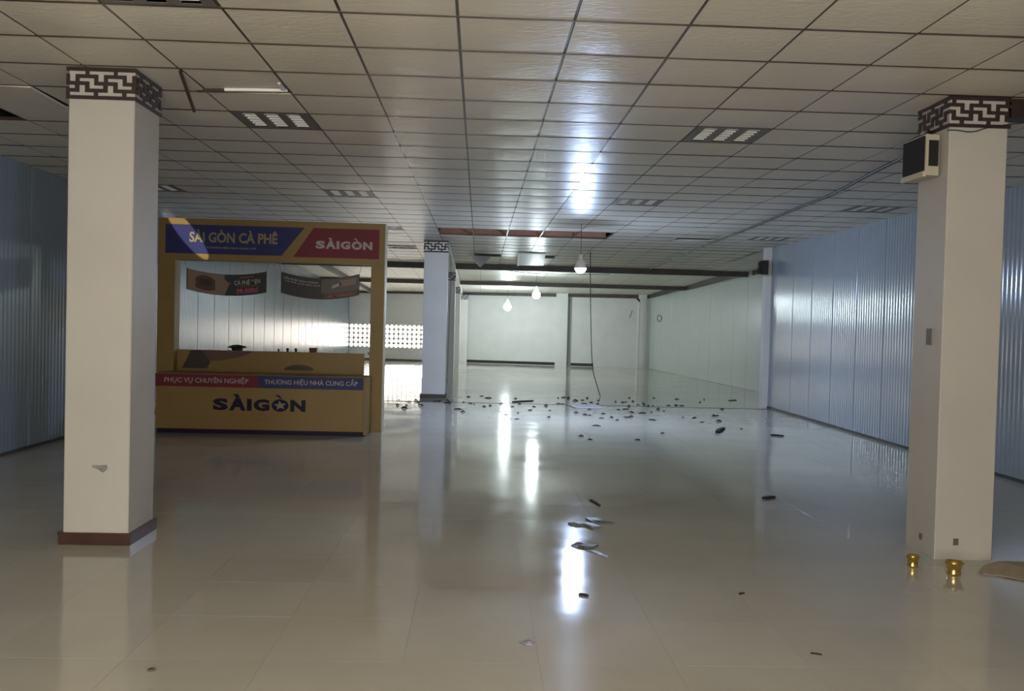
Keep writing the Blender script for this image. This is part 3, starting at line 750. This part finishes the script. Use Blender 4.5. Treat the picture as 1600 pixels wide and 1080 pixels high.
# ------------------------------------------------------------ things on the floor
b = MB(); b.prism([(1.68, 17.20, .004), (2.21, 17.34, .004), (2.32, 16.74, .004), (1.76, 16.50, .004)], (0, 0, 0), (0, 0, .014)); tag(b.build('fallen_tile', 'tilew'), 'white ceiling tile lying on the floor among the scraps', 'ceiling tile')
LEAVES = [(0.91, 15.98), (1.02, 16.64), (0.78, 17.2), (1.25, 16.9), (1.14, 14.78), (1.25, 15.99), (1.63, 18.76), (1.76, 18.93), (1.84, 18.76), (1.92, 18.19), (2.08, 18.36), (2.23, 18.86), (2.41, 18.42), (2.02, 17.56), (2.19, 17.85), (2.24, 17.46), (1.60, 17.43), (1.52, 17.43), (1.98, 16.38), (1.68, 15.73), (1.79, 15.38), (1.86, 15.3), (1.77, 13.72), (1.4, 12.42), (1.48, 12.05), (0.62, 14.47), (0.75, 18.38), (0.63, 16.59), (0.68, 15.47), (2.39, 18.36), (2.27, 17.5), (3.15, 19.22), (2.91, 18.16), (3.08, 18.32), (2.71, 18.17), (2.83, 18.06), (3.06, 17.59), (3.21, 17.89), (3.21, 17.37), (3.16, 17.49), (3.32, 17.47), (3.64, 17.58), (3.79, 17.64), (3.89, 17.59), (3.68, 19.3), (4.14, 19.18), (4.71, 19.18), (4.46, 18.48), (5.26, 19.12), (5.37, 19.21), (4.52, 17.0), (2.51, 16.44), (2.66, 16.57), (2.67, 15.97), (2.84, 15.9), (2.81, 17.15), (3.04, 16.12), (3.27, 16.71), (3.31, 16.36), (2.13, 15.64), (2.0, 14.87), (2.18, 15.0), (2.21, 14.6), (2.53, 15.19), (2.45, 15.11), (2.8, 14.76), (2.6, 12.92), (2.11, 12.11), (3.4, 15.24), (3.59, 15.26), (3.56, 14.6), (4.02, 15.65), (4.09, 15.7), (3.88, 14.79), (3.94, 13.71), (-1.48, 17.53), (-1.4, 16.39), (-1.26, 17.12), (-1.15, 17.42), (-1.08, 17.04), (-1.0, 16.44), (-1.24, 16.38), (-1.24, 15.87), (-0.78, 17.34), (-0.71, 17.39), (-0.57, 17.58), (-0.52, 17.13), (-0.58, 17.06), (-0.48, 17.7), (-0.26, 17.29), (-0.13, 17.06), (-0.06, 16.9), (-0.18, 18.58), (0.08, 18.82), (0.21, 18.38), (-0.33, 15.89), (-0.24, 15.43), (0.12, 16.49), (0.23, 16.68), (0.45, 17.11), (0.47, 14.96)]
def leaf_mesh(seed, L, W, H):
    rnd = random.Random(seed); b = MB(); n = 6; rows = []
    for i in range(n+1):
        t = i/n; w_ = W*math.sin(math.pi*(.06+.88*t))*rnd.uniform(.7, 1.2); z = H*(math.sin(math.pi*t)*rnd.uniform(.6, 1)+.04); y = rnd.uniform(-.1, .1)*W
        x = (t-.5)*L
        rows.append([(x, y-w_, max(.001, z*.35)), (x, y, z+.003), (x, y+w_, max(.001, z*.2*rnd.uniform(0, 2)))])
    for a, c in zip(rows, rows[1:]):
        for q_ in range(2): b.quad(a[q_], c[q_], c[q_+1], a[q_+1])
    for a, c in zip(rows, rows[1:]):      # underside, so that the scrap has a thickness
        for q_ in range(2): b.quad(*[(p[0], p[1], max(0, p[2]-.003)) for p in (a[q_], a[q_+1], c[q_+1], c[q_])])
    return b.mesh('dry_leaf', 'leaf')
lms = [leaf_mesh(i, *d) for i, d in enumerate([(.13, .03, .035), (.10, .035, .03), (.16, .028, .025), (.08, .03, .04), (.11, .02, .02), (.06, .022, .03)])]
for i, (x, y) in enumerate(LEAVES):
    o = bpy.data.objects.new('dry_leaf', random.choice(lms)); COL.objects.link(o); o.location = (x, y, .0012)
    sc = random.uniform(.55, 1.0); o.scale = (sc, sc, sc); o.rotation_euler = (0, 0, random.uniform(-.6, .6)+random.choice((0, math.pi)))
    wh = ('on the floor between the kiosk and the white column' if x < -.9 else 'on the floor beside the foot of the white column' if x < .55 else
          'on the floor left of the fallen white tile' if x < 1.6 else 'on the floor around the fallen white tile' if x < 2.6 else
          'on the floor right of the fallen white tile' if x < 4.0 else 'on the floor nearest the white wall end post')
    tag(o, 'small dark curled leaf scrap ' + wh, 'leaf scrap', 'leaf scraps ' + wh)
def stick(p0, p1, w_, h, name, m, label, cat):
    p0, p1 = Vector((*p0, 0)), Vector((*p1, 0)); d = (p1-p0); n = Vector((-d.y, d.x, 0)).normalized()*w_/2; b = MB(); pts = []
    mid = (p0+p1)/2 + n*.6
    b.prism([tuple(v) for v in (p0-n, mid-n, p1-n*.7, p1+n*.7, mid+n, p0+n)], (0, 0, .001), (0, 0, h))
    return tag(b.build(name, m), label, cat)
stick((.67, 17.55), (1.07, 17.92), .05, .02, 'wood_strip', 'leaf', 'thin dark strip lying on the floor behind the joint line', 'strip')
stick((3.43, 13.13), (3.66, 13.65), .06, .03, 'wood_strip', 'leaf', 'dark stick pointing away from the camera on the floor toward the right wall', 'stick')
stick((4.16, 12.98), (4.30, 12.88), .06, .02, 'wood_strip', 'leaf', 'short dark stick on the floor nearest the right wall', 'stick')
stick((2.545, 8.08), (2.66, 8.16), .045, .018, 'wood_strip', 'leaf', 'short dark chip alone on the floor left of the right column', 'chip')
stick((.985, 7.86), (1.03, 7.62), .022, .014, 'wood_strip', 'leaf', 'small dark splinter above the grey film scraps', 'splinter')
stick((.59, 5.10), (.635, 5.07), .022, .01, 'wood_chip', 'leaf', 'tiny dark chip below the bulb reflection', 'chip')
stick((1.57, 4.22), (1.615, 4.20), .012, .006, 'wood_chip', 'leaf', 'tiny dark chip near the bottom right of the floor', 'chip')
stick((1.50, 5.15), (1.53, 5.17), .016, .008, 'wood_chip', 'leaf', 'tiny dark crumb midway between bulb reflection and brass cups', 'crumb')
def scrap(pts, h, m, name, label, cat, seed):
    rnd = random.Random(seed); n = len(pts); cx = sum(p[0] for p in pts)/n; cy = sum(p[1] for p in pts)/n; b = MB()
    top = [(x, y, .002+rnd.uniform(0, h)) for x, y in pts]; c = (cx, cy, h)
    mid = [((x+cx)/2+rnd.uniform(-.01, .01), (y+cy)/2, rnd.uniform(.3, 1)*h+.002) for x, y in pts]
    for i in range(n):
        j = (i+1) % n
        b.quad(top[i], top[j], mid[j], mid[i]); b.quad(mid[i], mid[j], c)
        b.quad((*pts[i], .0005), (*pts[j], .0005), top[j], top[i])
    b.quad(*[(x, y, .0005) for x, y in pts])
    return tag(b.build(name, m), label, cat)
scrap([(.655, 6.24), (.70, 6.30), (.78, 6.27), (.84, 6.24), (.80, 6.17), (.74, 6.12), (.69, 6.15)], .02, 'grey', 'film_scrap', 'dark grey crumpled film scrap beside the bulb reflection', 'scrap', 3)
scrap([(.74, 6.11), (.80, 6.12), (.88, 5.97), (.86, 5.93), (.80, 6.0)], .008, 'film', 'film_scrap', 'pale flat film tail lying just below the dark crumpled scrap', 'scrap', 4)
scrap([(.70, 6.92), (.76, 6.96), (.86, 6.93), (.93, 6.78), (.86, 6.76), (.82, 6.86), (.72, 6.84)], .018, 'grey', 'film_scrap', 'grey folded film scrap, lower of the two upper scraps', 'scrap', 5)
scrap([(.85, 7.08), (.92, 7.10), (1.0, 7.03), (1.06, 6.98), (.96, 6.96), (.88, 6.98)], .02, 'grey', 'film_scrap', 'grey curled film scrap, uppermost of the scraps', 'scrap', 6)
scrap([(.22, 4.32), (.27, 4.34), (.30, 4.29), (.25, 4.27)], .008, 'film', 'film_scrap', 'small pale paper scrap at the bottom centre of the floor', 'scrap', 8)
# brass cups by the right column
def brass(x, y, r, h, label):
    b = MB(); b.lathe([(0, .002), (r*.75, .002), (r*.8, .012), (r*.72, h*.25), (r*.9, h*.8), (r*1.08, h*.92), (r*1.1, h), (r*.98, h), (r*.80, h*.75), (r*.62, h*.2), (0, h*.15)], (x, y, 0), 24)
    tag(b.build('brass_cup', 'brass', smooth=True), label, 'cup', 'brass cups by the column')
brass(2.81, 5.83, .042, .075, 'small brass cup left of the right column foot')
brass(2.99, 5.66, .054, .082, 'larger brass cup in front of the right column foot')
# torn cardboard at the right edge
b = MB(); P = []
prof = [(3.165, 5.69, .004), (3.24, 5.77, .03), (3.36, 5.80, .05), (3.6, 5.84, .04), (3.95, 5.86, .02)]
prof2 = [(3.18, 5.66, .004), (3.27, 5.60, .008), (3.38, 5.50, .004), (3.62, 5.40, .02), (3.95, 5.36, .004)]
for dz in (0, .005):
    for a, c, d, e in zip(prof, prof[1:], prof2[1:], prof2): b.quad(*[(p[0], p[1], p[2]+dz) for p in (a, c, d, e)])
for pr in (prof, prof2):
    for a, c in zip(pr, pr[1:]): b.quad(a, c, (c[0], c[1], c[2]+.005), (a[0], a[1], a[2]+.005))
tag(b.build('cardboard_sheet', 'card'), 'torn brown cardboard sheet on the floor beside the right column', 'cardboard')
# dark round cap on the floor in the foreground
b = MB(); b.lathe([(0, .0005), (.017, .0005), (.018, .005), (.014, .008), (.010, .006), (0, .007)], (-1.34, 3.92, 0), 18); tag(b.build('bottle_cap', 'plate', smooth=True), 'small dark round cap on the floor in the left foreground', 'cap')
